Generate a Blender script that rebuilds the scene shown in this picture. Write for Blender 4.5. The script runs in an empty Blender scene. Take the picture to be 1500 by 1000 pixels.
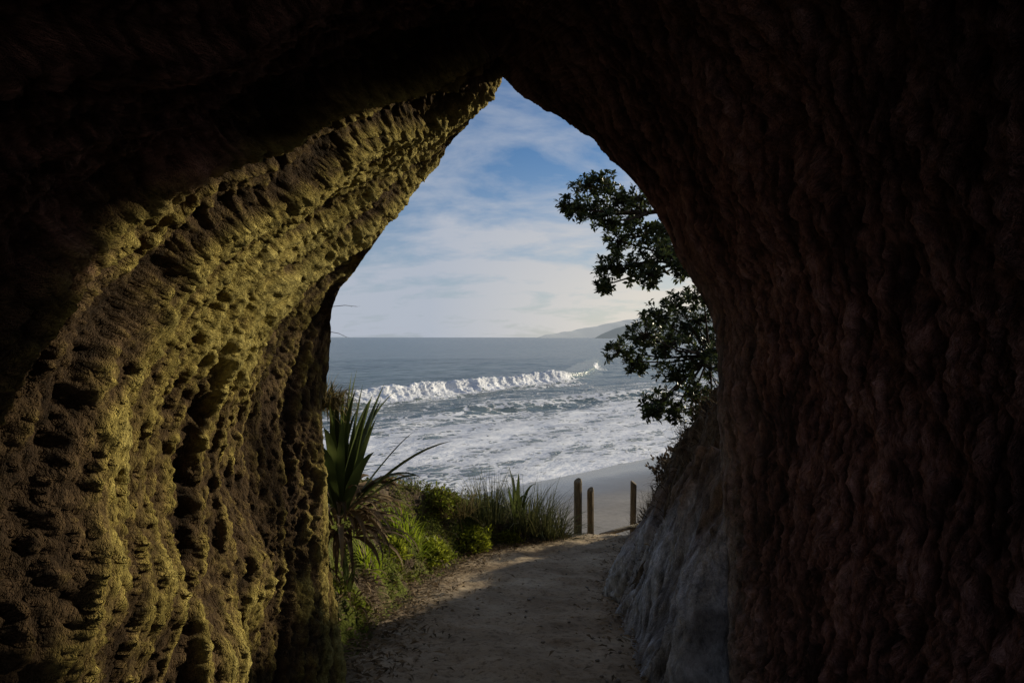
import bpy, math, random
import numpy as np
random.seed(7)
rng = np.random.default_rng(7)
SC = bpy.context.scene
C = SC.collection
AZ, EL = math.radians(52), math.radians(16)

def at(px, py, Y):
    return ((px-750)/1000*Y, Y, -(py-494)/1000*Y)

# ---------------------------------------------------------------- noise
perm = rng.permutation(256); perm = np.concatenate([perm, perm, perm])
grads = rng.normal(size=(256, 3)); grads /= np.linalg.norm(grads, axis=1)[:, None]
def pn(x, y, z):
    x, y, z = np.broadcast_arrays(np.asarray(x, float), np.asarray(y, float), np.asarray(z, float))
    xi = np.floor(x).astype(int); yi = np.floor(y).astype(int); zi = np.floor(z).astype(int)
    xf = x-xi; yf = y-yi; zf = z-zi
    f = lambda t: t*t*t*(t*(t*6-15)+10)
    u, v, w = f(xf), f(yf), f(zf)
    def g(a, b, c):
        h = perm[perm[perm[(xi+a) & 255]+((yi+b) & 255)]+((zi+c) & 255)]
        gr = grads[h]
        return gr[..., 0]*(xf-a)+gr[..., 1]*(yf-b)+gr[..., 2]*(zf-c)
    L = lambda a, b, t: a+(b-a)*t
    return L(L(L(g(0,0,0), g(1,0,0), u), L(g(0,1,0), g(1,1,0), u), v),
             L(L(g(0,0,1), g(1,0,1), u), L(g(0,1,1), g(1,1,1), u), v), w)*1.5
def fbm(x, y, z, o=4, gain=.5):
    s = 0; a = 1; f = 1
    for i in range(o):
        s = s+a*pn(x*f+i*17.3, y*f+i*5.1, z*f+i*9.7); a *= gain; f *= 2.03
    return s
def ridged(x, y, z, o=4, gain=.5):
    s = 0; a = 1; f = 1; t = 0
    for i in range(o):
        s = s+a*(1-np.minimum(1, np.abs(pn(x*f+i*13.3, y*f+i*7.1, z*f+i*3.7))*1.6))**2; t += a; a *= gain; f *= 2.03
    return s/t
def sst(a, b, x):
    t = np.clip((x-a)/(b-a), 0, 1); return t*t*(3-2*t)

# ---------------------------------------------------------------- objects
def link(name, me, mat=None, parent=None, smooth=True):
    o = bpy.data.objects.new(name, me); C.objects.link(o)
    if mat: me.materials.append(mat)
    if parent: o.parent = parent
    if smooth: me.polygons.foreach_set('use_smooth', np.ones(len(me.polygons), bool))
    return o
def tag(o, label=None, cat=None, group=None, kind=None):
    if label: o['label'] = label
    if cat: o['category'] = cat
    if group: o['group'] = group
    if kind: o['kind'] = kind
    return o
def empty(name, loc):
    o = bpy.data.objects.new(name, None); C.objects.link(o); o.location = loc; o.empty_display_size = .1
    return o
def grid_mesh(name, P, mat, closed=False, flip=False, parent=None):
    n, m = P.shape[:2]
    idx = np.arange(n*m).reshape(n, m)
    q = np.stack([idx[:-1, :-1], idx[1:, :-1], idx[1:, 1:], idx[:-1, 1:]], -1).reshape(-1, 4)
    if flip: q = q[:, ::-1]
    me = bpy.data.meshes.new(name)
    me.vertices.add(n*m); me.vertices.foreach_set('co', P.reshape(-1).astype(np.float32))
    me.loops.add(q.size); me.loops.foreach_set('vertex_index', q.reshape(-1).astype(np.int32))
    me.polygons.add(len(q)); me.polygons.foreach_set('loop_start', (np.arange(len(q))*4).astype(np.int32))
    me.update(calc_edges=True)
    return link(name, me, mat, parent)
def attr(o, name, arr, typ='FLOAT'):
    a = o.data.attributes.new(name, typ, 'POINT')
    a.data.foreach_set('value' if typ == 'FLOAT' else 'vector', np.asarray(arr, np.float32).reshape(-1))
class MB:
    def __init__(s): s.v = []; s.f = []
    def add(s, vs, fs):
        b = len(s.v); s.v += [tuple(p) for p in vs]; s.f += [tuple(b+i for i in f) for f in fs]
    def build(s, name, mat, parent=None, smooth=True, origin=(0, 0, 0)):
        me = bpy.data.meshes.new(name)
        ox, oy, oz = origin
        me.from_pydata([(x-ox, y-oy, z-oz) for x, y, z in s.v], [], s.f); me.update()
        o = link(name, me, mat, parent, smooth)
        if parent is None: o.location = origin
        return o
    def blade(s, p, az, L, w, lean, droop, seg=5, fold=.25, twist=0.):
        ca, sa = math.cos(az), math.sin(az)
        px, py = -sa, ca
        vs = []; fs = []
        h = 0; z = 0
        for i in range(seg+1):
            t = i/seg
            ang = lean+droop*t*t
            if i:
                h += L/seg*math.sin(ang); z += L/seg*math.cos(ang)
            ww = w*(.6+.8*t if t < .35 else .88*((1-t)/.65)**.7)*.55
            ww = max(ww, .0006)
            cx, cy, cz = p[0]+ca*h, p[1]+sa*h, p[2]+z
            tx = twist*t
            qx, qy = px*math.cos(tx), py*math.cos(tx); qz = math.sin(tx)
            vs += [(cx-qx*ww, cy-qy*ww, cz-qz*ww+fold*ww), (cx, cy, cz), (cx+qx*ww, cy+qy*ww, cz+qz*ww+fold*ww)]
            if i:
                b = (i-1)*3
                fs += [(b, b+1, b+4, b+3), (b+1, b+2, b+5, b+4)]
        s.add(vs, fs)
    def tube(s, pts, rad, n=6, cap=True):
        pts = [np.array(p, float) for p in pts]; vs = []; fs = []
        for i, p in enumerate(pts):
            d = pts[min(i+1, len(pts)-1)]-pts[max(i-1, 0)]; d /= np.linalg.norm(d)+1e-9
            a = np.cross(d, (0, 0, 1.) if abs(d[2]) < .9 else (1., 0, 0)); a /= np.linalg.norm(a); b = np.cross(d, a)
            for k in range(n):
                t = 2*math.pi*k/n
                vs.append(p+(a*math.cos(t)+b*math.sin(t))*rad[i])
            if i:
                o = (i-1)*n
                for k in range(n): fs.append((o+k, o+(k+1) % n, o+n+(k+1) % n, o+n+k))
        if cap:
            fs.append(tuple(range(n))[::-1]); fs.append(tuple(range(len(vs)-n, len(vs))))
        s.add(vs, fs)
    def leaf(s, p, d, up, L, w, fold=.25):
        d = np.array(d, float); d /= np.linalg.norm(d)
        sd = np.cross(d, up); sd /= np.linalg.norm(sd)+1e-9
        nn = np.cross(sd, d)
        p = np.array(p)
        m = p+d*L*.58
        s.add([p, m-sd*w*.5+nn*fold*w, p+d*L-nn*.12*L, m+sd*w*.5+nn*fold*w, m], [(0, 4, 1), (1, 4, 2), (4, 3, 2), (0, 3, 4)])

# ---------------------------------------------------------------- materials
class NT:
    def __init__(s, name):
        s.m = bpy.data.materials.new(name); s.m.use_nodes = True; s.t = s.m.node_tree
        s.b = s.t.nodes['Principled BSDF']; s.out = s.t.nodes['Material Output']
        s.b.inputs['Specular IOR Level'].default_value = .2
    def n(s, typ, **kw):
        x = s.t.nodes.new(typ)
        for k, v in kw.items(): setattr(x, k, v)
        return x
    def l(s, a, b): s.t.links.new(a, b)
    def co(s): return s.n('ShaderNodeTexCoord').outputs['Object']
    def attr(s, name, out='Vector'):
        a = s.n('ShaderNodeAttribute'); a.attribute_name = name; return a.outputs[out]
    def mapping(s, src, scale=(1, 1, 1), rot=(0, 0, 0), loc=(0, 0, 0)):
        m = s.n('ShaderNodeMapping'); m.inputs['Scale'].default_value = scale; m.inputs['Rotation'].default_value = rot; m.inputs['Location'].default_value = loc
        s.l(src, m.inputs['Vector']); return m.outputs[0]
    def noise(s, src, scale, detail=4, rough=.55, dist=0):
        x = s.n('ShaderNodeTexNoise'); x.inputs['Scale'].default_value = scale; x.inputs['Detail'].default_value = detail
        x.inputs['Roughness'].default_value = rough; x.inputs['Distortion'].default_value = dist
        s.l(src, x.inputs['Vector']); return x.outputs['Fac']
    def vor(s, src, scale, feature='F1'):
        x = s.n('ShaderNodeTexVoronoi', feature=feature); x.inputs['Scale'].default_value = scale
        s.l(src, x.inputs['Vector']); return x.outputs['Distance']
    def ramp(s, fac, stops):
        r = s.n('ShaderNodeValToRGB'); e = r.color_ramp.elements
        while len(e) < len(stops): e.new(.5)
        for i, (p, c) in enumerate(stops):
            e[i].position = p
            e[i].color = (c, c, c, 1) if isinstance(c, (int, float)) else (*c, 1)
        s.l(fac, r.inputs[0]); return r.outputs[0]
    def mix(s, fac, a, b, typ='MIX'):
        x = s.n('ShaderNodeMixRGB', blend_type=typ)
        for i, v in enumerate((fac, a, b)):
            if isinstance(v, bpy.types.NodeSocket): s.l(v, x.inputs[i])
            else: x.inputs[i].default_value = v if i == 0 else (*v, 1)
        return x.outputs[0]
    def math(s, op, a, b=0., c=None, clamp=False):
        x = s.n('ShaderNodeMath', operation=op); x.use_clamp = clamp
        for i, v in enumerate((a, b, c)):
            if v is None: continue
            if isinstance(v, bpy.types.NodeSocket): s.l(v, x.inputs[i])
            else: x.inputs[i].default_value = v
        return x.outputs[0]
    def bump(s, h, strength, dist, nrm=None):
        x = s.n('ShaderNodeBump'); x.inputs['Strength'].default_value = strength; x.inputs['Distance'].default_value = dist
        s.l(h, x.inputs['Height'])
        if nrm: s.l(nrm, x.inputs['Normal'])
        return x.outputs[0]
    def set(s, col=None, rough=None, nrm=None):
        if col is not None:
            if isinstance(col, bpy.types.NodeSocket): s.l(col, s.b.inputs['Base Color'])
            else: s.b.inputs['Base Color'].default_value = (*col, 1)
        if rough is not None:
            if isinstance(rough, bpy.types.NodeSocket): s.l(rough, s.b.inputs['Roughness'])
            else: s.b.inputs['Roughness'].default_value = rough
        if nrm is not None: s.l(nrm, s.b.inputs['Normal'])
        return s.m

def leaf_mat(name, cols, trans=.35, rough=.5):
    t = NT(name)
    g = t.n('ShaderNodeNewGeometry').outputs['Random Per Island']
    n = len(cols)
    col = t.ramp(g, [(i/max(1, n-1), c) for i, c in enumerate(cols)])
    t.set(col, rough)
    tr = t.n('ShaderNodeBsdfTranslucent'); t.l(col, tr.inputs[0])
    ms = t.n('ShaderNodeMixShader'); ms.inputs[0].default_value = trans
    t.l(t.b.outputs[0], ms.inputs[1]); t.l(tr.outputs[0], ms.inputs[2]); t.l(ms.outputs[0], t.out.inputs[0])
    return t.m

def attr_rock_mat(name, scale, bd):
    # fine grain follows the bedding direction stored on the rock
    t = NT(name); c = t.attr('bedding')
    n2 = t.noise(c, scale, 5, .78)
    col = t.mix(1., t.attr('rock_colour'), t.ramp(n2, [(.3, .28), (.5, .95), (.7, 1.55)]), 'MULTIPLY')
    t.b.inputs['Specular IOR Level'].default_value = .1
    return t.set(col, .95, t.bump(n2, 1., bd))
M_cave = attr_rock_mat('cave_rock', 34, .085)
M_rock = attr_rock_mat('pale_ribbed_rock', 24, .06)

def path_mat():
    t = NT('trodden_sand'); c = t.co()
    n1 = t.noise(c, 1.9, 4, .6); n2 = t.noise(c, 26, 5, .75)
    col = t.ramp(n1, [(.3, (.19, .135, .08)), (.5, (.345, .26, .165)), (.7, (.48, .38, .255))])
    col = t.mix(t.ramp(n2, [(.34, .75), (.5, 0.)]), col, (.10, .07, .044))
    return t.set(col, .95, t.bump(n2, .7, .018))
def ground_mat():
    t = NT('bank_soil'); c = t.co()
    sep = t.n('ShaderNodeSeparateXYZ'); t.l(c, sep.inputs[0])
    n1 = t.noise(c, 3, 4, .6); n2 = t.noise(t.mapping(c, (1, 1, .5)), 20, 5, .75)
    soil = t.ramp(n2, [(.3, (.03, .02, .012)), (.5, (.12, .084, .054)), (.7, (.28, .21, .14))])
    green = t.ramp(n2, [(.3, (.05, .06, .01)), (.6, (.17, .2, .025)), (.8, (.28, .29, .045))])
    gm = t.math('MULTIPLY', t.ramp(n1, [(.42, 0.), (.55, 1.)]), t.ramp(t.math('MULTIPLY', sep.outputs[0], -1.), [(-.0, 0.05), (.3, 1.)]))
    return t.set(t.mix(gm, soil, green), .95, t.bump(n2, 1., .09))
def beach_mat():
    t = NT('grey_sand'); c = t.co()
    n1 = t.noise(c, .5, 3); n2 = t.noise(c, 6, 3)
    wet = t.math('ADD', t.attr('inland', 'Fac'), t.math('MULTIPLY', t.math('SUBTRACT', n1, .5), 2.))
    wf = t.ramp(t.math('MULTIPLY', wet, .1), [(.12, 1.), (.5, 0.)])
    dry = t.ramp(n2, [(.3, (.19, .168, .142)), (.7, (.26, .232, .2))])
    col = t.mix(wf, dry, (.17, .165, .158))
    r = t.ramp(wf, [(0., .85), (1., .18)])
    t.b.inputs['Specular IOR Level'].default_value = .5
    return t.set(col, r, t.bump(n2, .12, .04))
def sea_mat(name, base):
    t = NT(name)
    sh = t.attr('shore'); foam = t.attr('foam', 'Fac')
    w1 = t.noise(t.mapping(sh, (.35, 1, 1)), .5, 6, .64)
    wbig = t.noise(t.mapping(sh, (.12, .5, 1)), .12, 3, .6)
    nw = t.n('ShaderNodeTexNoise'); nw.inputs['Scale'].default_value = .9; nw.inputs['Detail'].default_value = 4; t.l(sh, nw.inputs['Vector'])
    vec = t.mix(.9, sh, nw.outputs['Color'], 'ADD')
    ed = t.vor(t.mapping(vec, (.6, 1.1, 1)), 1.0, 'DISTANCE_TO_EDGE')
    lace = t.ramp(ed, [(.0, 1.), (.2, 0.)])
    ed2 = t.vor(t.mapping(vec, (1.3, 2.4, 1)), 1.3, 'DISTANCE_TO_EDGE')
    lace2 = t.ramp(ed2, [(.0, 1.), (.25, 0.)])
    nf = t.noise(t.mapping(sh, (.3, .9, 1)), .5, 8, .74, .3)
    v = t.math('MULTIPLY', foam, 1.2)
    v = t.math('ADD', v, t.math('MULTIPLY', t.math('SUBTRACT', nf, .5), 4.2))
    v = t.math('ADD', v, t.math('MULTIPLY', lace, .6)); v = t.math('ADD', v, t.math('MULTIPLY', lace2, .5))
    v = t.math('SUBTRACT', v, 1.05)
    v = t.math('MULTIPLY', v, t.ramp(foam, [(.02, 0.), (.15, 1.)]))
    mk = t.ramp(v, [(.04, 0.), (.26, .95)])
    fcol = t.ramp(w1, [(.35, (.54, .56, .61)), (.6, (.9, .9, .91))])
    deep = t.ramp(wbig, [(.35, base), (.65, tuple(x*1.4 for x in base))])
    col = t.mix(mk, deep, fcol)
    t.b.inputs['Specular IOR Level'].default_value = .5; t.b.inputs['IOR'].default_value = 1.33
    h = t.math('ADD', w1, t.math('MULTIPLY', mk, .15))
    return t.set(col, t.ramp(mk, [(0., .22), (.6, .9)]), t.bump(h, .9, .55))
def simple(name, c0, c1, scale, b=.5, bd=.02, rough=.85, sc=(1, 1, 1), rot=(0, 0, 0)):
    t = NT(name); c = t.mapping(t.co(), sc, rot)
    n = t.noise(c, scale, 4, .65)
    return t.set(t.ramp(n, [(.3, c0), (.7, c1)]), rough, t.bump(n, b, bd))
M_path = path_mat(); M_ground = ground_mat(); M_beach = beach_mat()
M_sea = sea_mat('sea_water', (.10, .128, .122)); M_wave = sea_mat('wave_water', (.085, .118, .11))
M_post = simple('weathered_post_timber', (.08, .06, .035), (.3, .23, .14), 6, .6, .01, .85, (6, 6, 1))
M_board = simple('pale_step_timber', (.2, .17, .12), (.42, .36, .27), 8, .4, .01, .8)
M_bark = simple('tree_bark', (.025, .02, .015), (.09, .07, .055), 12, .8, .02, .9, (3, 3, 1))
M_stone = simple('small_stone', (.14, .12, .09), (.3, .26, .21), 20, .4, .01)
M_tree = leaf_mat('tree_leaf', [(.016, .028, .012), (.045, .065, .024), (.12, .15, .05)], .28, .35)
M_flax = leaf_mat('flax_leaf', [(.035, .045, .014), (.075, .1, .026), (.14, .165, .045)], .35, .4)
M_dead = leaf_mat('dead_leaf', [(.08, .055, .028), (.19, .13, .07), (.32, .23, .125)], .25, .8)
M_brown = leaf_mat('withered_stem', [(.035, .024, .014), (.10, .07, .04), (.24, .175, .10)], .2, .85)
M_rush = leaf_mat('rush_blade', [(.03, .036, .016), (.075, .085, .028), (.17, .16, .06)], .35, .6)
M_grass = leaf_mat('fresh_grass', [(.16, .22, .015), (.3, .4, .025), (.42, .48, .04)], .5, .6)
M_dry = leaf_mat('dry_grass', [(.10, .075, .03), (.2, .15, .06), (.3, .23, .09)], .4, .8)
M_moss = leaf_mat('low_weed_leaf', [(.13, .09, .035), (.09, .10, .018), (.2, .23, .028), (.34, .38, .04)], .4, .7)
M_bush = leaf_mat('bush_leaf', [(.09, .10, .016), (.2, .23, .026), (.35, .39, .035), (.47, .49, .05)], .45, .6)
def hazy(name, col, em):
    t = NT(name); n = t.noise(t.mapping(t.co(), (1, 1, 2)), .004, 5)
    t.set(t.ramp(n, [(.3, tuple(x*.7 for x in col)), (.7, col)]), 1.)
    t.b.inputs['Emission Color'].default_value = (*em, 1); t.b.inputs['Emission Strength'].default_value = 1  # distance haze put into the surface as emission colour
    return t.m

# ---------------------------------------------------------------- terrain functions
def zp(Y):
    Y = np.asarray(Y, float)
    return -1.7-.139*np.clip(Y-3.4, 0, 4.8)-.45*np.maximum(0, Y-8.2)
def xl(Y): return np.interp(Y, [-3, 3.0, 3.36, 4.4, 5.6, 6.2, 6.85, 7.4, 8, 9, 12], [-1.4, -1.3, -.84, -.85, -.78, -.62, -.41, 0., .5, .6, .6])
def xr(Y): return np.interp(Y, [-3, 3.0, 3.36, 4.6, 5.5, 6.2, 7, 8, 9, 12], [1.4, 1.3, .72, .78, .85, 1.0, 1.24, 1.44, 1.6, 1.8])
def gz(X, Y):
    X = np.asarray(X, float); Y = np.asarray(Y, float)
    X, Y = np.broadcast_arrays(X, Y)
    n = fbm(X*1.3, Y*1.3, 3.3, 4)
    dl = xl(Y)-X+.12*n; dr = X-xr(Y)+.16*n
    HL = np.interp(Y, [3.5, 4.2, 5, 6.5, 7.4, 8.2, 9.2], [.25, .4, .55, .68, .5, .3, .1])
    SL = np.interp(Y, [3, 5.6, 6.8, 8], [.9, .85, .12, .0])
    L = HL*sst(-.03, .6, dl)+SL*np.minimum(np.maximum(0, dl-.4), 2.5)
    HR = np.interp(Y, [3, 4.5, 5.6, 6.5, 7.4, 8.3, 9.5], [1.2, 1.38, 1.4, 1.25, .95, .6, .15])
    SR = np.interp(Y, [3, 7, 8, 10], [.25, .25, .2, .15])
    R = HR*sst(-.04, .8, dr)+SR*np.minimum(np.maximum(0, dr-.6), 3)
    z = zp(Y)+L+R-.5*np.maximum(0, Y-9.5)*(sst(0, .5, np.maximum(dl, dr)))
    inb = np.minimum(1, np.maximum(0, np.maximum(dl, dr))/.2)
    rg = sst(0, .3, dr)
    z = z+inb*((.09+.05*rg)*fbm(X*3, Y*3, 9.1, 4)+.05*n)+rg*(.14*(ridged(X*4+n, Y*4, 2.2, 4)-.4)+.06*fbm(X*12, Y*12, 1, 3))-.05*(1-inb)
    return z
gzf = lambda x, y: float(gz(x, y))

ys = np.concatenate([np.linspace(2.4, 9.5, 360), np.linspace(9.55, 20, 60)])
xs = np.concatenate([np.linspace(-9, -2.6, 30), np.linspace(-2.55, 3.2, 440), np.linspace(3.25, 11, 40)])
X, Y = np.meshgrid(xs, ys, indexing='ij')
o = grid_mesh('ground', np.stack([X, Y, gz(X, Y)], -1), M_ground, flip=True); tag(o, kind='structure')
ys = np.concatenate([np.linspace(-9, 2.5, 60), np.linspace(2.52, 8.6, 360)]); ts = np.linspace(0, 1, 150)
Yg, T = np.meshgrid(ys, ts, indexing='ij')
ed = .09*fbm(Yg*2.2, T*.5, 1.2, 3)
Xg = (xl(Yg)-.12)+(xr(Yg)-xl(Yg)+.24)*T+ed
Xg = np.where(Yg < -2, Xg*(1-(Yg+2)*.6), Xg)
Zg = zp(Yg)+.035*fbm(Xg*2, Yg*2, .5, 3)+.007*fbm(Xg*9, Yg*9, 2.5, 4, .6)-.07*(np.abs(T-.5)*2)**6
o = grid_mesh('path', np.stack([Xg, Yg, Zg], -1), M_path, flip=True); tag(o, kind='structure')

# beach and sea
SH0 = np.array([2.1, 24.6]); SD = np.array([.73, .683]); SN = np.array([.683, -.73])
def along(X, Y): return (X-SH0[0])*SD[0]+(Y-SH0[1])*SD[1]
def inland(X, Y): return (X-SH0[0])*SN[0]+(Y-SH0[1])*SN[1]
SEA = -5.
xs = np.linspace(-30, 120, 300); ys = np.concatenate([np.linspace(8.5, 45, 200), np.linspace(45.5, 170, 100)])
X, Y = np.meshgrid(xs, ys, indexing='ij'); W = inland(X, Y)+.5*fbm(X*.12, Y*.12, 4, 3)
Z = SEA+np.where(W > 0, .075*W, .12*W)+.03*fbm(X*.6, Y*.6, 1, 3)*sst(1, 5, W); Z = np.maximum(Z, -9); Z = np.minimum(Z, -3.2+.02*W)
Z = np.where(Y < 12, np.minimum(Z, -4.6), Z)
o = grid_mesh('beach', np.stack([X, Y, Z], -1), M_beach, flip=True); attr(o, 'inland', W); tag(o, kind='structure')

rows = np.concatenate([np.exp(np.linspace(math.log(13), math.log(160), 460)), np.exp(np.linspace(math.log(161), math.log(60000), 150))])
cols = np.linspace(-1.6, 1.6, 420)
Y, T = np.meshgrid(rows, cols, indexing='ij'); X = Y*T
W = inland(X, Y)+.5*fbm(X*.12, Y*.12, 4, 3); A = along(X, Y); D = -W
fade = np.clip(1-(Y-120)/200, 0, 1)*sst(0, 14, D)
Z = SEA+fade*(.16*fbm(A*.07, W*.22, 0., 3)+.08*fbm(A*.3, W*.8, 3., 3))+.02*fbm(A*.8, W*1.5, 2, 2)*np.clip(1-Y/120, 0, 1)
l2 = np.exp(-((D-19-1.5*fbm(A*.05, 0, 7, 2))/1.1)**2)*sst(2, 14, A)*(1-sst(34, 44, A)); Z += .45*l2
Z = np.where(W > -.5, SEA-.02+.02*np.minimum(W, 0), Z)
foam = np.interp(D, [-1, 0, .8, 2.5, 6, 12, 15, 18, 22, 27, 30, 45], [.8, 1.1, 1., .8, 1., .94, .74, .5, .34, .28, .1, .0])
foam = np.where(D > 45, .0, foam)
sea = grid_mesh('sea', np.stack([X, Y, Z], -1), M_sea); attr(sea, 'foam', foam)
attr(sea, 'shore', np.stack([A, W, 0*A], -1), 'FLOAT_VECTOR'); tag(sea, kind='structure')

# breaking wave
A0 = np.array([-10.7, 52.]); dv = np.array([.528, .849]); nv = np.array([.849, -.528])
s = np.linspace(-16, 58, 700)
prof = np.array([(-7, -.15), (-4.5, .12), (-2.4, .48), (-1, .86), (-.2, 1.12), (.25, 1.18), (.5, 1.05), (.62, .78), (.75, .5), (1.1, .26), (1.7, .11), (2.6, .02), (3.6, -.15)])
cs = np.linspace(0, 1, 120); pi_ = np.linspace(0, 1, len(prof))
pnn = np.interp(cs, pi_, prof[:, 0]); pz = np.interp(cs, pi_, prof[:, 1])
S, K = np.meshgrid(s, np.arange(120), indexing='ij')
NN = pnn[K]; PZ = pz[K]
env = sst(-14, 1, S)*(1-.5*sst(28, 38, S))*(1-sst(46, 58, S))*(1+.22*pn(S*.13, 0, 0)+.16*pn(S*.45, 1, 0)+.08*pn(S*1.3, 1, 3))
fo = (1-sst(29, 35.5, S+1.2*pn(S*.5, 4, 4)))*sst(.36, .43, cs[K]+.07*pn(S*.7, 5, 5)+.05*pn(S*2, 5, 1))*sst(-5, 1, S)
fo = np.maximum(fo, .7*sst(43, 44, S)*(1-sst(47, 48.5, S))*sst(.36, .42, cs[K]))
fo = fo*(1-.65*sst(.62, .9, cs[K]+.1*pn(S*1.1, 2, 8)))
lump = fo*(.12*fbm(S*1.6, NN*2.2, PZ*2.4, 5, .6)+.08*ridged(S*3.5, NN*3.5, PZ*3.5, 3))
tt = np.maximum(0, S-30)
bx = A0[0]+dv[0]*S; by = A0[1]+dv[1]*S+.085*tt**2
wv = .9*pn(S*.16, 2, 2)+.35*pn(S*.8, 3, 2)
P = np.stack([bx+nv[0]*(NN*(.5+.5*env)+lump*.7+wv), by+nv[1]*(NN*(.5+.5*env)+lump*.7+wv),
              SEA+PZ*np.where(PZ > 0, env, 1)+lump*env], -1)
o = grid_mesh('breaking_wave', P, M_wave); attr(o, 'foam', fo*1.5+.1)
attr(o, 'shore', np.stack([S*1.5, NN*2.+P[..., 2]*2, PZ], -1), 'FLOAT_VECTOR'); tag(o, kind='structure')

# headlands
def headland(name, Y0, prof, mat, thick):
    pxs = np.linspace(prof[0][0], prof[-1][0], 160)
    h = np.interp(pxs, [p[0] for p in prof], [p[1] for p in prof])
    hh = (494-h)/1000*Y0
    r = np.linspace(0, 1, 14)
    PX, Rr = np.meshgrid(pxs, r, indexing='ij'); HH = np.repeat(hh[:, None], 14, 1)
    Xx = (PX-750)/1000*Y0
    Yy = Y0+(Rr-.5)*thick
    Zz = SEA-2+(HH+7+Y0*.0012*fbm(Xx/Y0*60, Rr*3, 1., 4)*(HH > Y0*.001))*np.sin(np.pi*Rr)**.7
    o = grid_mesh(name, np.stack([Xx, Yy, Zz], -1), mat); tag(o, kind='structure')
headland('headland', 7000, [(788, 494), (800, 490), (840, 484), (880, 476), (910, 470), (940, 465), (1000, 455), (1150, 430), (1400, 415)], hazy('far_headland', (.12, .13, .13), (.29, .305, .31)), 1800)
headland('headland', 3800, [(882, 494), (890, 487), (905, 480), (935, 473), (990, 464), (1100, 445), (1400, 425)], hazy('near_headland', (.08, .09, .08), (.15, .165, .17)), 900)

# ---------------------------------------------------------------- cave
rim = np.array([(494,1100,3.35),(490,1000,3.4),(489,900,3.45),(485,840,3.5),(480,790,3.55),(474,740,3.6),(470,690,3.65),(466,640,3.7),(466,600,3.75),(474,560,3.8),(482,520,3.85),(485,490,3.9),(488,455,3.9),(500,425,3.95),(520,400,4.0),(546,365,4.0),(570,325,4.05),(590,288,4.05),(610,260,4.05),(640,228,4.0),(675,196,3.9),(705,162,3.8),(722,134,3.7),(732,104,3.6),(746,114,3.5),(765,134,3.45),(800,160,3.35),(840,184,3.25),(870,205,3.15),(892,232,3.1),(915,252,3.05),(940,280,3.0),(962,312,2.95),(980,345,2.9),(990,375,2.9),(1010,405,2.88),(1026,432,2.86),(1042,465,2.85),(1050,500,2.85),(1054,560,2.85),(1056,640,2.87),(1060,720,2.9),(1065,800,2.93),(1068,900,2.97),(1072,1000,3.0),(1076,1130,3.05)], float)
R3 = np.array([at(*p) for p in rim])
L = np.concatenate([[0], np.cumsum(np.linalg.norm(np.diff(R3, axis=0), axis=1))])
NU = 940
u = np.linspace(0, L[-1], NU)
R = np.stack([np.interp(u, L, R3[:, i]) for i in range(3)], -1)
I = R.copy()
I[:, 0] = R[:, 0]*1.14+np.where(R[:, 0] < 0, -.1, .06); I[:, 2] = np.where(R[:, 2] > 0, R[:, 2]*1.12, R[:, 2])
k = np.ones(71)/71
for i in (0, 2):
    pad = np.concatenate([np.full(35, I[0, i]), I[:, i], np.full(35, I[-1, i])]); I[:, i] = np.convolve(pad, k, 'valid')
I[:, 0] += np.where(I[:, 0] < 0, -1, 1)*.14*sst(.6, 1.8, -I[:, 2])
rowsP = []
cx, cz = .1, -.2
for kk in np.concatenate([np.linspace(4.2, 1.25, 16), np.linspace(1.2, 1.02, 14)]):
    rowsP.append(np.stack([cx+(R[:, 0]-cx)*kk, R[:, 1]-.1*(kk-1), cz+(R[:, 2]-cz)*kk], -1))
nint = 580
isl = 1-sst(-.4, .3, R[:, 0])
for v in np.linspace(0, 1, nint)**1.2:
    f = isl*(1-(1-v)**1.1)+(1-isl)*(1-(1-v)**2.2)
    yy = R[:, 1]+(-1.6-R[:, 1])*v
    rowsP.append(np.stack([R[:, 0]+(I[:, 0]-R[:, 0])*f, yy, R[:, 2]+(I[:, 2]-R[:, 2])*f], -1))
last = rowsP[-1]
for kk in np.linspace(1.02, 3.5, 14):  # unseen rear mouth, opened close behind the camera for sky fill
    rowsP.append(np.stack([cx+(last[:, 0]-cx)*kk, last[:, 1]-.1*(kk-1), cz+(last[:, 2]-cz)*kk], -1))
P = np.array(rowsP)
du = np.gradient(P, axis=1); dw = np.gradient(P, axis=0)
N = np.cross(du, dw); N /= np.linalg.norm(N, axis=2)[..., None]+1e-9
if N[200, 100][0] < 0: N = -N
x, y, z = P[..., 0], P[..., 1], P[..., 2]
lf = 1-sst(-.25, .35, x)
wx = .24*fbm(x*.9, y*.9, z*.9, 2)
qL = y-(.92*z+.3*np.sqrt(z*z+.06))+wx
f1 = fbm(qL*1.6+.3, z*.2, .5, 2)
f2 = ridged(qL*2.2+9, z*.10, .3, 2)-.5
f3 = fbm(qL*5.5, z*.22, .7, 3, .5)
f6 = ridged(qL*11+.3*pn(y*3, z*3, 2), z*.3, .7, 2)-.5
f8 = fbm(qL*26+.8*pn(y*6, z*6, 1), z*3.2, .5, 3, .65)
f4 = fbm(x*3, y*3, z*2.2, 3, .45)
f5 = fbm(x*18, y*18, z*13, 4, .7)
f9 = ridged(qL*7+.5*pn(y*5, z*5, 4), z*4.5, x*5, 4, .6)-.5
bulge = np.exp(-((y-2.2)/.26)**2-((z+1.1)/.2)**2)+.9*np.exp(-((y-2.62)/.2)**2-((z+.92)/.22)**2)+.6*np.exp(-((y-1.85)/.2)**2-((z+.75)/.16)**2)
dL = .10*fbm(x*.7, y*.9, z*.9+4, 2)+.15*f1+.12*f2+.042*f3+.03*f6+.016*f8+.016*f4+.018*f5+.022*f9+.17*bulge
qR = y+.3*z+wx*.9+.04*fbm(x*3, y*4, z*3, 3)
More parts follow.
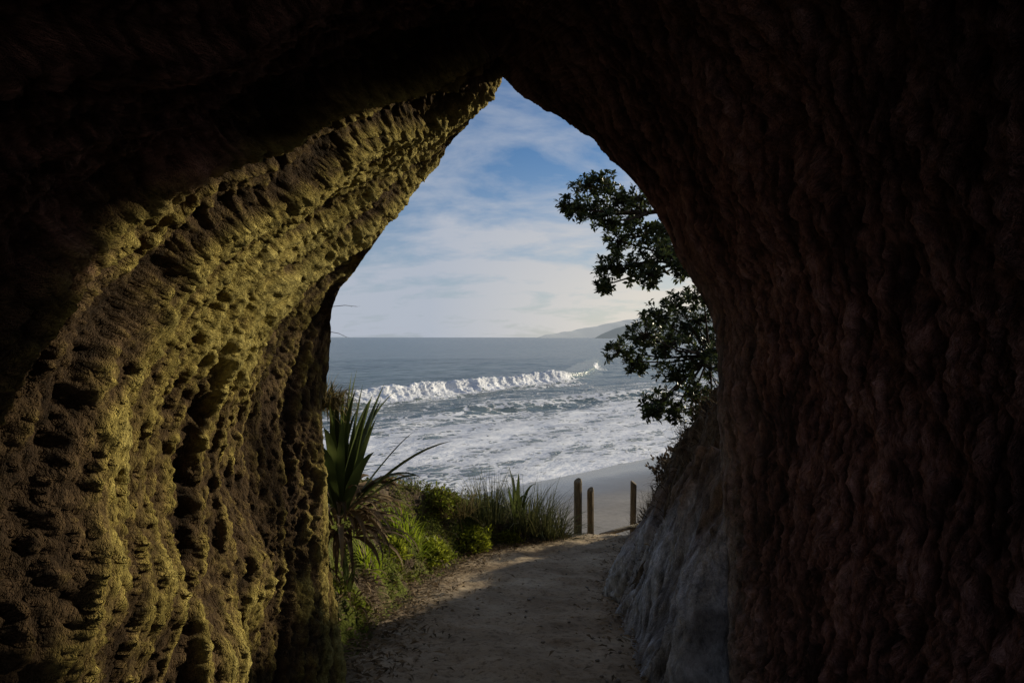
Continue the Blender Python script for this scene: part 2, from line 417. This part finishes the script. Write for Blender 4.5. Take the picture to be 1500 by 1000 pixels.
g2 = ridged(qR*3.4, z*.3, .5, 3)-.5
g3 = ridged(qR*10+3+.4*pn(y*5, z*5, 3), z*1.5+qR, .5, 4, .6)-.5
g4 = fbm(x*5, y*6, z*3.4, 5, .6)
g5 = ridged(qR*28+z*5, z*4., .4, 3, .6)-.5
dR = .05*fbm(x*.8+5, y*.9, z*.9, 2)+.016*g2+.024*g3+.028*g4+.024*g5+.012*f5
d = dL*lf+dR*(1-lf)
rowi = np.arange(len(P))[:, None]
near = np.exp(-((rowi-30)/26.)**2)
d = d*(1-.62*near)
P = P+N*d[..., None]
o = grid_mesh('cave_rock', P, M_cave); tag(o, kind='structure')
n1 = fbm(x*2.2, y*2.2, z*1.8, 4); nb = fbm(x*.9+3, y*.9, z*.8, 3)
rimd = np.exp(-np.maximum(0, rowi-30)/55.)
vl = .36+.45*f2+.3*f1+.2*n1+.35*nb+.42*f3+.38*f6+.1*f4+.25*f5+.32*f8+.25*f9+.14*sst(-.7, .5, z)+.14*rimd-.1*(1-sst(1.2, 2.3, y))+.4*bulge  # moss and earth tone; lit upper band and dim near end painted in
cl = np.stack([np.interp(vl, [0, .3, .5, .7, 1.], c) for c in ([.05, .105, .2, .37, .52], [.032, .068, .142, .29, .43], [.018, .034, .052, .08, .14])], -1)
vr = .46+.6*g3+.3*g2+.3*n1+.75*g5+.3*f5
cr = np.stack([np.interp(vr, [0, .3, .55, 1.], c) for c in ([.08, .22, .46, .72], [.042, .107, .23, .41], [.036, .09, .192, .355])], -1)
cr = cr*((1-.55*sst(-.1, 1.1, z))*(.55+.45*sst(1.0, 1.9, y)))[..., None]  # light fall-off put into the colour: darker towards roof and near end
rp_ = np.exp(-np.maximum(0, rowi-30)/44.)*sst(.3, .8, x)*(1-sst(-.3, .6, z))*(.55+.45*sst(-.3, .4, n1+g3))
cr = cr*(1-.85*rp_[..., None])+np.array([.68, .63, .59])*.85*rp_[..., None]  # pale skylit edge of the right rim, painted into the colour
lc = (1-sst(-.35, .15, x+.25*n1))*(1-sst(.0, .4, z-(-.02+.8*(y-1.6))+.25*n1))  # moss colour ends along the sun's shadow line, shade painted in above it
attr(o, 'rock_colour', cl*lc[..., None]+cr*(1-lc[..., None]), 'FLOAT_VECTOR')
bq = qL*lf+qR*(1-lf)
attr(o, 'bedding', np.stack([x*.8, bq, z*.42], -1), 'FLOAT_VECTOR')

# ---------------------------------------------------------------- rock foot at the right
a = np.linspace(0, 1, 280); b = np.linspace(0, 1, 180)
Aa, Bb = np.meshgrid(a, b, indexing='ij')
Ya = 2.98+Aa*2.82
xb = xr(np.maximum(Ya, 3.4))+.06*fbm(Ya*1.9, 0, 5, 3)
hh = np.interp(Ya, [2.3, 4.3, 4.8, 5.2, 5.5, 5.8], [1.08, 1.0, .86, .6, .34, .02])*(1+.1*fbm(Ya*2.5, 2, 2, 3))
base = np.stack([xb-.05, Ya, zp(Ya)-.08], -1)
top = np.stack([xb+.04+.32*hh/.9, Ya+.25*hh, zp(Ya)+hh], -1)
Pr = base+(top-base)*Bb[..., None]
ww = .25*fbm(Ya*1.5, Bb*1.0, 3, 3)
r1 = fbm((Ya+ww)*2.2+Bb*.8, Bb*.8, 2, 3); r2 = fbm((Ya+ww)*5+Bb*1.5, Bb*1.4, 6, 4, .5); r3 = ridged((Ya+ww)*7+Bb*2., Bb*.7, 5, 3, .5)-.4; r4 = ridged((Ya+ww)*20+Bb*4, Bb*1.8, 5, 3)-.4
r5 = fbm(Ya*13, Bb*8, 3, 4, .6)
bul = np.sin(np.pi*Bb)*.03+.10*r1+.055*r2+.055*r3+.02*r4+.012*r5
bul = bul*np.minimum(1, hh/.3)
Pr[..., 0] -= bul*.85; Pr[..., 2] += bul*.35
Pr = np.concatenate([Pr, Pr[:, -1:]+np.array([.4, .15, -.2])], 1)
Pr = np.concatenate([Pr[:1]+np.array([.5, .12, 0]), Pr[:1]+np.array([.12, -.01, 0]), Pr], 0)
o = grid_mesh('rock_outcrop', Pr, M_rock, flip=False); tag(o, 'pale grey ribbed rock foot sloping down to the path outside the right cave wall', 'rock')
vv = .52+.55*r3+.4*r2+.25*r1+.45*r4+.25*r5
cc = np.stack([np.interp(vv, [0, .35, .6, 1.], c) for c in ([.11, .29, .52, .72], [.10, .28, .525, .73], [.094, .276, .545, .76])], -1)
soil = .92*sst(.58, .92, Bb+.3*r2+.2*r3)[..., None]
cc = cc*(1-soil)+np.array([.17, .12, .08])*(.6+.8*sst(-.4, .5, r5+r3))[..., None]*soil
cc = np.concatenate([cc, cc[:, -1:]*.8], 1); cc = np.concatenate([cc[:1], cc[:1], cc], 0)
attr(o, 'rock_colour', cc, 'FLOAT_VECTOR')
attr(o, 'bedding', np.stack([Pr[..., 0]*.6, Pr[..., 1], Pr[..., 2]*.35], -1), 'FLOAT_VECTOR')

# ---------------------------------------------------------------- posts and step
def post(px, ptop, pbot, Y, w, label, lean):
    x, y, z1 = at(px, ptop, Y); z0 = min(at(px, pbot, Y)[2], gzf(x, Y))-.25
    m = MB(); n = 10; r = w/2000*Y
    hs = [z0, z0+.25, (z0+z1)/2, z1-.03, z1-.008, z1]
    rr = [r*1.08, r*1.05, r*.98, r, r*.93, r*.72]
    vs = []; fs = []
    for i, (h, q) in enumerate(zip(hs, rr)):
        for kx in range(n):
            t = 2*math.pi*kx/n
            qq = q*(1+.09*math.sin(3*t+px)+.05*random.uniform(-1, 1))
            vs.append((x+lean*(h-z0)+qq*math.cos(t), y+qq*math.sin(t), h+(.02*math.cos(t+px) if i >= 3 else 0)))
        if i:
            b0 = (i-1)*n
            for kx in range(n): fs.append((b0+kx, b0+(kx+1) % n, b0+n+(kx+1) % n, b0+n+kx))
    fs.append(tuple(range(len(vs)-n, len(vs))))
    m.add(vs, fs)
    tag(m.build('timber_post', M_post, smooth=False, origin=(x, y, z0)), label, 'post', 'timber posts where the path drops to the beach')
post(847, 703, 783, 8.3, 12, 'tallest weathered timber post, leftmost of three at the end of the path', .0)
post(866, 716, 783, 8.35, 10, 'shorter timber post just right of the tallest post at the path end', -.005)
post(927, 706, 768, 8.7, 9, 'lone timber post beside the right bank where the path drops to the sand', .01)
m = MB(); p0 = np.array(at(880, 784, 8.25)); p1 = np.array(at(940, 768, 8.6))
m.tube([p0, p0*.66+p1*.34, p0*.33+p1*.67, p1], [.026, .03, .028, .024], 8)
tag(m.build('step_edge', M_board), 'pale timber edging rail lying across the path end by the lone right post', 'rail')

# ---------------------------------------------------------------- plants
def flax(px, py, Y, nl, Lm, wd, label, dead=0, spread=.75, bias=None, droops=(.2, .4, .8, 1.4)):
    x, _, z = at(px, py, Y)
    root = empty('flax_plant', (x, Y, z)); tag(root, label, 'plant')
    m = MB()
    for i in range(nl):
        az = random.uniform(0, 2*math.pi)
        if bias is not None and random.random() < .5: az = bias+random.gauss(0, .8)
        r = random.random()
        m.blade((.1*math.cos(az)*r, .1*math.sin(az)*r, random.uniform(-.1, .03)), az, Lm*random.uniform(.6, 1.08)*(1-.2*r), wd*random.uniform(.75, 1.2), .04+spread*r*random.uniform(.5, 1), random.choice(droops)*random.uniform(.6, 1.2)*(.3+r), 9, .4, random.uniform(-.6, .6))
    m.build('leaves', M_flax, root)
    if dead:
        m = MB()
        for i in range(dead):
            az = random.uniform(0, 2*math.pi)
            m.blade((.12*math.cos(az), .12*math.sin(az), random.uniform(-.25, .05)), az, Lm*random.uniform(.25, .55), wd*random.uniform(.3, .6), random.uniform(.7, 1.5), random.uniform(1.2, 2.2), 7, .5, random.uniform(-1, 1))
        m.build('dead_leaves', M_dead, root)
    return root
def tuft(name, px, py, Y, n, Lm, wd, mat, label, cat='grass', r0=.1, lean=.5, droop=1., ground=False, seg=4):
    x, _, z = at(px, py, Y)
    if ground: z = gzf(x, Y)-.02
    m = MB()
    for i in range(n):
        az = random.uniform(0, 2*math.pi); r = math.sqrt(random.random())*r0
        bx_, by_ = x+r*math.cos(az), Y+r*math.sin(az)
        bz = gzf(bx_, by_)-.02 if ground else z
        m.blade((bx_, by_, bz-random.uniform(0, .04)), az+random.gauss(0, .5), Lm*random.uniform(.45, 1.1), wd*random.uniform(.6, 1.2), abs(random.gauss(0, lean)), random.uniform(0, droop), seg, .3, random.uniform(-.6, .6))
    return tag(m.build(name, mat, origin=(x, Y, z)), label, cat)
def bush(px, Y, r, h, n, mat, label, lf=(.03, .055)):
    x = (px-750)/1000*Y; z = gzf(x, Y)
    root = empty('low_bush', (x, Y, z)); tag(root, label, 'bush')
    st = MB(); lv = MB()
    for i in range(n):
        v = rng.normal(size=3); v[2] = abs(v[2]); v /= np.linalg.norm(v)
        lump = .75+.35*float(pn(v[0]*2+px, v[1]*2, v[2]*2))
        e = v*np.array([r, r, h])*lump*random.random()**.3
        if i % 5 == 0: st.tube([(0, 0, -.03), e*.5+np.array([0, 0, .03]), e], [.006, .004, .002], 4, False)
        for q in range(6):
            dd = rng.normal(size=3)*.7+v+np.array([0, 0, .4])
            lv.leaf(e+rng.normal(size=3)*.012, dd, rng.normal(size=3)*.5+np.array([0, 0, 1]), random.uniform(*lf), random.uniform(lf[0]*.5, lf[1]*.45), .15)
    st.build('stems', M_bark, root); lv.build('foliage', mat, root)

flax(496, 735, 4.6, 32, .96, .086, 'large dark flax plant with sword leaves against the left cave wall edge', 150, .8, bias=.1, droops=(.15, .3, .6, 1.1))
flax(508, 850, 4.3, 8, .34, .036, 'small brown flax clump hanging over dead leaves at the foot of the left wall', 120, .9)
flax(757, 745, 7.6, 14, .55, .05, 'small upright flax sprouting among dark rushes near the path end', 0, .4)
tuft('dry_grass_tuft', 470, 592, 4.6, 520, .24, .01, M_dry, 'yellow dry grass tuft hanging beside the left wall above the flax', 'grass', .13, .8, 2.6)
tuft('rush_clump', 715, 760, 7.3, 300, .56, .008, M_rush, 'dark spiky rush clump left of the small upright flax', 'rushes', .2, .45, .8)
tuft('rush_clump', 775, 775, 7.7, 420, .6, .009, M_rush, 'largest dark rush clump, right beside the small flax', 'rushes', .24, .5, 1.1)
tuft('rush_clump', 808, 788, 7.9, 440, .54, .009, M_rush, 'drooping rush clump closest to the tallest timber post', 'rushes', .18, .7, 1.6)
tuft('rush_clump', 665, 750, 7.0, 160, .3, .008, M_dry, 'thin dry straw coloured grass at the left end of the rushes', 'grass', .2, .6, 1.1)
tuft('grass_tuft', 592, 765, 5.9, 240, .24, .011, M_grass, 'bright green grass tuft glowing on the left bank beside the flax', 'grass', .15, .6, 1.6, True)
tuft('grass_tuft', 655, 785, 6.4, 140, .16, .011, M_grass, 'small fresh green tuft in the middle of the left bank', 'grass', .14, .7, 1.4, True)
tuft('grass_tuft', 540, 840, 4.9, 140, .18, .01, M_grass, 'fresh green weeds low at the base of the large flax', 'grass', .09, .6, 1.2, True)
tuft('grass_tuft', 515, 890, 4.35, 110, .13, .009, M_grass, 'lowest green weeds beside the foot of the left cave wall', 'grass', .08, .6, 1., True)
tuft('grass_tuft', 610, 720, 6.8, 220, .2, .009, M_rush, 'olive grass on the crest of the left bank between flax and rushes', 'grass', .34, .6, 1.2, True)
bush(628, 6.15, .22, .2, 280, M_bush, 'rounded yellow green bush on the left bank just above the path edge')
bush(690, 7.0, .26, .24, 280, M_bush, 'olive rounded bush below the dark rush clumps')
bush(570, 5.45, .17, .18, 220, M_bush, 'small leafy bush at the left path edge right of the flax')
bush(640, 6.9, .3, .3, 300, M_moss, 'dull brown green bush on the crest of the left bank')
bush(745, 7.55, .18, .16, 180, M_bush, 'lowest green bush at the path edge under the rushes')
tuft('dry_grass_tuft', 958, 745, 7.4, 300, .36, .007, M_brown, 'thin dark grass on the right bank beside the lone post', 'grass', .25, .5, .9, True)
tuft('dry_grass_tuft', 975, 700, 6.7, 360, .36, .007, M_brown, 'withered brown stems on the right bank below the tree', 'grass', .3, .7, 1.6, True)
tuft('dry_grass_tuft', 1030, 640, 5.3, 420, .3, .007, M_brown, 'withered brown stems highest on the right bank against the right cave wall', 'grass', .45, .8, 2., True)
tuft('dry_grass_tuft', 925, 850, 5.9, 90, .2, .006, M_brown, 'withered grass sprigs at the path edge below the pale rock foot', 'grass', .14, .7, 1., True)
bush(985, 8.2, .34, .55, 200, M_brown, 'scrubby brown bush on the right bank behind the lone post', (.04, .08))

m = MB()
for i in range(11500):
    Yy = random.uniform(4.1, 8.4); xe = float(xl(Yy)); dl = random.random()**1.2*1.2
    Xx = xe-.03-dl
    if pn(Xx*1.8, Yy*1.8, 3.) < -.1+.2*random.random()-.1: continue
    zz = gzf(Xx, Yy)+.14*max(0., float(pn(Xx*4, Yy*4, 1.)))*random.random()
    az = random.uniform(0, 6.28)
    m.leaf((Xx, Yy, zz+random.uniform(0, .06)), (math.cos(az), math.sin(az), random.uniform(.1, 1.2)), (0, 0, 1), random.uniform(.02, .05), random.uniform(.012, .028))
tag(m.build('ground_cover', M_moss), 'low mossy green weeds covering the left bank', 'weeds', kind='stuff')
m = MB()
for i in range(4600):
    Yy = random.uniform(3.2, 8.3); l, r = float(xl(Yy)), float(xr(Yy))
    sd = random.random()
    if sd < .78: Xx = l+random.gauss(.02, .17)
    elif sd < .94: Xx = r+random.gauss(0.02, .14)
    else: Xx = random.uniform(l, r)
    zz = max(gzf(Xx, Yy), float(zp(Yy)))+.014
    az = random.uniform(0, 6.28)
    m.leaf((Xx, Yy, zz), (math.cos(az), math.sin(az), random.uniform(-.1, .4)), (random.uniform(-.4, .4), random.uniform(-.4, .4), 1), random.uniform(.02, .07), random.uniform(.008, .022))
tag(m.build('leaf_litter', M_dead), 'brown dry leaf litter scattered along the path edges', 'leaf litter', kind='stuff')
m = MB()
for i in range(8000):
    Yy = random.uniform(3.8, 8.8); Xx = float(xr(Yy))+.06+random.random()*1.2
    zz = gzf(Xx, Yy)+.005; az = random.uniform(0, 6.28)
    m.leaf((Xx, Yy, zz), (math.cos(az), math.sin(az), random.uniform(-.3, 1.6)), (random.uniform(-.6, .6), random.uniform(-.6, .6), 1), random.uniform(.03, .15), random.uniform(.004, .014))
tag(m.build('dead_brush', M_brown), 'withered brown brush and roots matted over the right bank', 'brush', kind='stuff')
def pebble(m, p, r):
    vs = []; n, k2 = 7, 4
    sx, sy, sz = r*random.uniform(.7, 1.3), r*random.uniform(.7, 1.3), r*random.uniform(.4, .7)
    fs = []
    for i in range(k2+1):
        ph = math.pi*i/k2
        for j in range(n):
            t = 2*math.pi*j/n; e = 1+random.uniform(-.15, .15)
            vs.append((p[0]+sx*e*math.sin(ph)*math.cos(t), p[1]+sy*e*math.sin(ph)*math.sin(t), p[2]+sz*math.cos(ph)))
        if i:
            b0 = (i-1)*n
            for j in range(n): fs.append((b0+j, b0+(j+1) % n, b0+n+(j+1) % n, b0+n+j))
    m.add(vs, fs)
m = MB()
for i in range(340):
    Yy = random.uniform(3.2, 8); l, r = float(xl(Yy)), float(xr(Yy))
    Xx = random.choice([l+random.gauss(.03, .12), r+random.gauss(-.05, .12), r+random.gauss(-.05, .12), random.uniform(l, r)])
    pebble(m, (Xx, Yy, float(zp(Yy))+.004), random.uniform(.004, .014))
tag(m.build('gravel', M_stone), 'small stones and gravel strewn on the sandy path', 'gravel', kind='stuff')
for (px, py, Y, r, lab) in [(580, 856, 5.35, .045, 'rounded stone at the left path edge below the bright green weeds'), (560, 872, 5.0, .035, 'smaller stone just in front of the rounded stone at the left path edge')]:
    x, y, z = at(px, py, Y); m = MB(); pebble(m, (x, y, float(zp(Y))+.01), r)
    tag(m.build('stone', M_stone, origin=(x, y, float(zp(Y)))), lab, 'stone')
for (a_, b_, lab) in [((912, 938, 0), (935, 962, 0), 'pale broken stick on the right side of the path')]:
    def onp(px, py):
        Y = 1.7*1000/(py-494)
        for _ in range(20): Y = -float(zp(Y))*1000/(py-494)
        return np.array([(px-750)/1000*Y, Y, float(zp(Y))+.02])
    p, q = onp(*a_[:2]), onp(*b_[:2]); m = MB()
    m.tube([p, p*.6+q*.4+np.array([.02, 0, .012]), p*.3+q*.7+np.array([-.01, 0, .01]), q], [.006, .007, .006, .003], 6)
    tag(m.build('stick', M_board), lab, 'stick')
for (p, q, lab) in [((486, 449), (524, 449), 'thin dry stalk poking out level from the left wall against the sky'), ((484, 486), (508, 494), 'thin dry stalk just above the sea horizon at the left wall edge')]:
    a0 = np.array(at(*p, 4.2)); a1 = np.array(at(*q, 4.3)); m = MB()
    m.tube([a0-np.array([.15, 0, .04]), a0, (a0+a1)/2+np.array([0, 0, .008]), a1], [.002, .002, .0018, .001], 5)
    for tq in (.7, .85, 1.):
        c_ = a0+(a1-a0)*tq; m.leaf(c_, (1, .2, random.uniform(-.5, .5)), (0, 0, 1), .016, .005)
    tag(m.build('dry_stalk', M_dead), lab, 'stalk')

# ---------------------------------------------------------------- tree
TY = 5.85
root_p = np.array([3.2, 6.3, gzf(3.2, 6.3)-.1])
tree = empty('tree', tuple(root_p)); tag(tree, 'dark leafy coastal tree reaching in from the right over the sea view', 'tree')
def rel(p): return np.array(p)-root_p
tk = [root_p, np.array([3.1, 6.25, root_p[2]+.6]), np.array([2.9, 6.2, .5]), np.array([2.7, 6.1, 1.2]), np.array([2.8, 6.1, 2.1])]
m = MB(); m.tube([rel(p) for p in tk], [.09, .08, .065, .045, .02], 9); m.build('trunk', M_bark, tree)
blobs = {
 0: [(835,300,18),(860,272,26),(885,268,24),(905,296,26),(872,312,24),(932,290,24),(850,308,18),(925,318,22),(890,325,18)],
 1: [(905,352,26),(945,345,34),(892,392,24),(925,388,32),(965,375,34),(1000,350,36),(885,418,14),(950,402,22),(1005,390,28),(975,330,28),(985,365,30)],
 2: [(908,514,24),(945,490,32),(965,462,28),(995,448,30),(1022,470,36),(935,530,24),(975,505,36),(990,545,36),(965,588,28),(1030,535,40),(1015,580,34),(955,603,16),(1045,500,34),(1045,600,34),(1030,430,26),(990,600,24),(1000,490,32)]}
starts = {0: tk[3], 1: (tk[2]+tk[3])/2, 2: tk[2]*.6+tk[1]*.4}
crown = MB()
for bi, bl in blobs.items():
    br = MB()
    st = starts[bi]
    cen = np.mean([at(p[0], p[1], TY) for p in bl], axis=0)
    hub = st*.2+cen*.8+np.array([0, 0, -.08])
    br.tube([rel(st), rel((st+hub)/2+np.array([0, .05, .08])), rel(hub)], [.04, .03, .02], 7)
    for (px, py, rp) in bl:
        c = np.array(at(px, py, TY+random.uniform(-.35, .35))); r = rp/1000*TY
        midp = (hub+c)/2+np.array([0, 0, random.uniform(-.05, .03)])
        br.tube([rel(hub), rel(midp), rel(c)], [.014, .009, .005], 5, False)
        n = int(12+rp*.75)
        for i in range(n):
            v = rng.normal(size=3); v /= np.linalg.norm(v); rad = r*random.random()**.4
            e = c+v*rad*np.array([1, 1.2, .85])
            br.tube([rel(c), rel((c+e)/2+np.array([0, 0, -.015])), rel(e)], [.004, .0035, .0025], 4, False)
            ax = v*.7+np.array([0, 0, 1.])+.4*rng.normal(size=3); ax /= np.linalg.norm(ax)
            a1 = np.cross(ax, (.3, .5, .2)); a1 /= np.linalg.norm(a1); a2 = np.cross(ax, a1)
            kN = random.randint(8, 12)
            for q in range(kN):
                th = 2*math.pi*(q*.382)+random.uniform(-.3, .3)
                dd = (a1*math.cos(th)+a2*math.sin(th))*random.uniform(.5, 1.)+ax*random.uniform(-.25, 1.1)
                crown.leaf(rel(e)-ax*.04*random.random(), dd, ax+.3*rng.normal(size=3), random.uniform(.042, .068), random.uniform(.02, .03), .15)
    br.build('branch', M_bark, tree)
crown.build('crown', M_tree, tree, smooth=False)

# ---------------------------------------------------------------- light, sky, camera
w = bpy.data.worlds.new('World'); SC.world = w; w.use_nodes = True
t = w.node_tree; N_ = t.nodes; Lk = t.links
N_.clear()
out = N_.new('ShaderNodeOutputWorld')
sky = N_.new('ShaderNodeTexSky'); sky.sky_type = 'NISHITA'; sky.sun_disc = False
sky.sun_elevation = EL; sky.sun_rotation = AZ; sky.air_density = 1.; sky.dust_density = .6; sky.ozone_density = 2.
tint = N_.new('ShaderNodeMixRGB'); tint.blend_type = 'MULTIPLY'; tint.inputs[0].default_value = 1; tint.inputs[2].default_value = (.5, .76, 1.06, 1)
Lk.new(sky.outputs[0], tint.inputs[1])
b1 = N_.new('ShaderNodeBackground'); b1.inputs[1].default_value = .08; Lk.new(tint.outputs[0], b1.inputs[0])
tc = N_.new('ShaderNodeTexCoord'); sp = N_.new('ShaderNodeSeparateXYZ'); Lk.new(tc.outputs['Generated'], sp.inputs[0])
def mth(op, a, b):
    x = N_.new('ShaderNodeMath'); x.operation = op
    for i, v in enumerate((a, b)):
        if isinstance(v, (int, float)): x.inputs[i].default_value = v
        else: Lk.new(v, x.inputs[i])
    return x.outputs[0]
zz = mth('ADD', mth('MAXIMUM', sp.outputs[2], 0.), .26)
cb = N_.new('ShaderNodeCombineXYZ'); Lk.new(mth('DIVIDE', sp.outputs[0], zz), cb.inputs[0]); Lk.new(mth('DIVIDE', sp.outputs[1], zz), cb.inputs[1])
mp = N_.new('ShaderNodeMapping'); mp.inputs['Rotation'].default_value = (0, 0, .95); mp.inputs['Scale'].default_value = (1.9, 3.0, 1); mp.inputs['Location'].default_value = (1.7, .9, 0)
Lk.new(cb.outputs[0], mp.inputs[0])
n1 = N_.new('ShaderNodeTexNoise'); n1.inputs['Scale'].default_value = 1.25; n1.inputs['Detail'].default_value = 9; n1.inputs['Roughness'].default_value = .6; n1.inputs['Distortion'].default_value = .3
Lk.new(mp.outputs[0], n1.inputs['Vector'])
rp = N_.new('ShaderNodeValToRGB'); rp.color_ramp.elements[0].position = .39; rp.color_ramp.elements[0].color = (0, 0, 0, 1); rp.color_ramp.elements[1].position = .66; rp.color_ramp.elements[1].color = (1, 1, 1, 1)
Lk.new(n1.outputs['Fac'], rp.inputs[0])
hz = N_.new('ShaderNodeMapRange'); hz.inputs['From Min'].default_value = .0; hz.inputs['From Max'].default_value = .3; hz.inputs['To Min'].default_value = .72; hz.inputs['To Max'].default_value = 0.; hz.interpolation_type = 'SMOOTHSTEP'
Lk.new(sp.outputs[2], hz.inputs['Value'])
mk = mth('MINIMUM', mth('ADD', mth('MULTIPLY', rp.outputs[0], .72), hz.outputs[0]), .95)
cm = N_.new('ShaderNodeMixRGB'); cm.inputs[1].default_value = (.45, .49, .57, 1); cm.inputs[2].default_value = (.74, .69, .62, 1)
Lk.new(mth('MINIMUM', mth('MAXIMUM', mth('MULTIPLY', hz.outputs[0], mth('ADD', mth('MULTIPLY', sp.outputs[0], 5.), .6)), 0.), 1.), cm.inputs[0])
b2 = N_.new('ShaderNodeBackground'); Lk.new(cm.outputs[0], b2.inputs[0]); b2.inputs[1].default_value = 1.
ms = N_.new('ShaderNodeMixShader'); Lk.new(mk, ms.inputs[0]); Lk.new(b1.outputs[0], ms.inputs[1]); Lk.new(b2.outputs[0], ms.inputs[2]); Lk.new(ms.outputs[0], out.inputs[0])

sd = bpy.data.lights.new('sun', 'SUN'); sd.energy = 4.6; sd.angle = math.radians(2.); sd.color = (1, .88, .66)
so = bpy.data.objects.new('sun', sd); C.objects.link(so)
from mathutils import Vector
sv = Vector((math.sin(AZ)*math.cos(EL), math.cos(AZ)*math.cos(EL), math.sin(EL)))
so.rotation_euler = sv.to_track_quat('Z', 'Y').to_euler(); so.location = sv*20
cam = bpy.data.cameras.new('camera'); co = bpy.data.objects.new('camera', cam); C.objects.link(co)
cam.lens = 24; cam.sensor_width = 36; cam.clip_end = 100000; cam.clip_start = .05
co.location = (0, 0, 0); co.rotation_euler = (math.radians(90)-math.atan(6/1000), 0, 0)
SC.camera = co
SC.view_settings.view_transform = 'Standard'; SC.view_settings.look = 'None'; SC.view_settings.exposure = 0
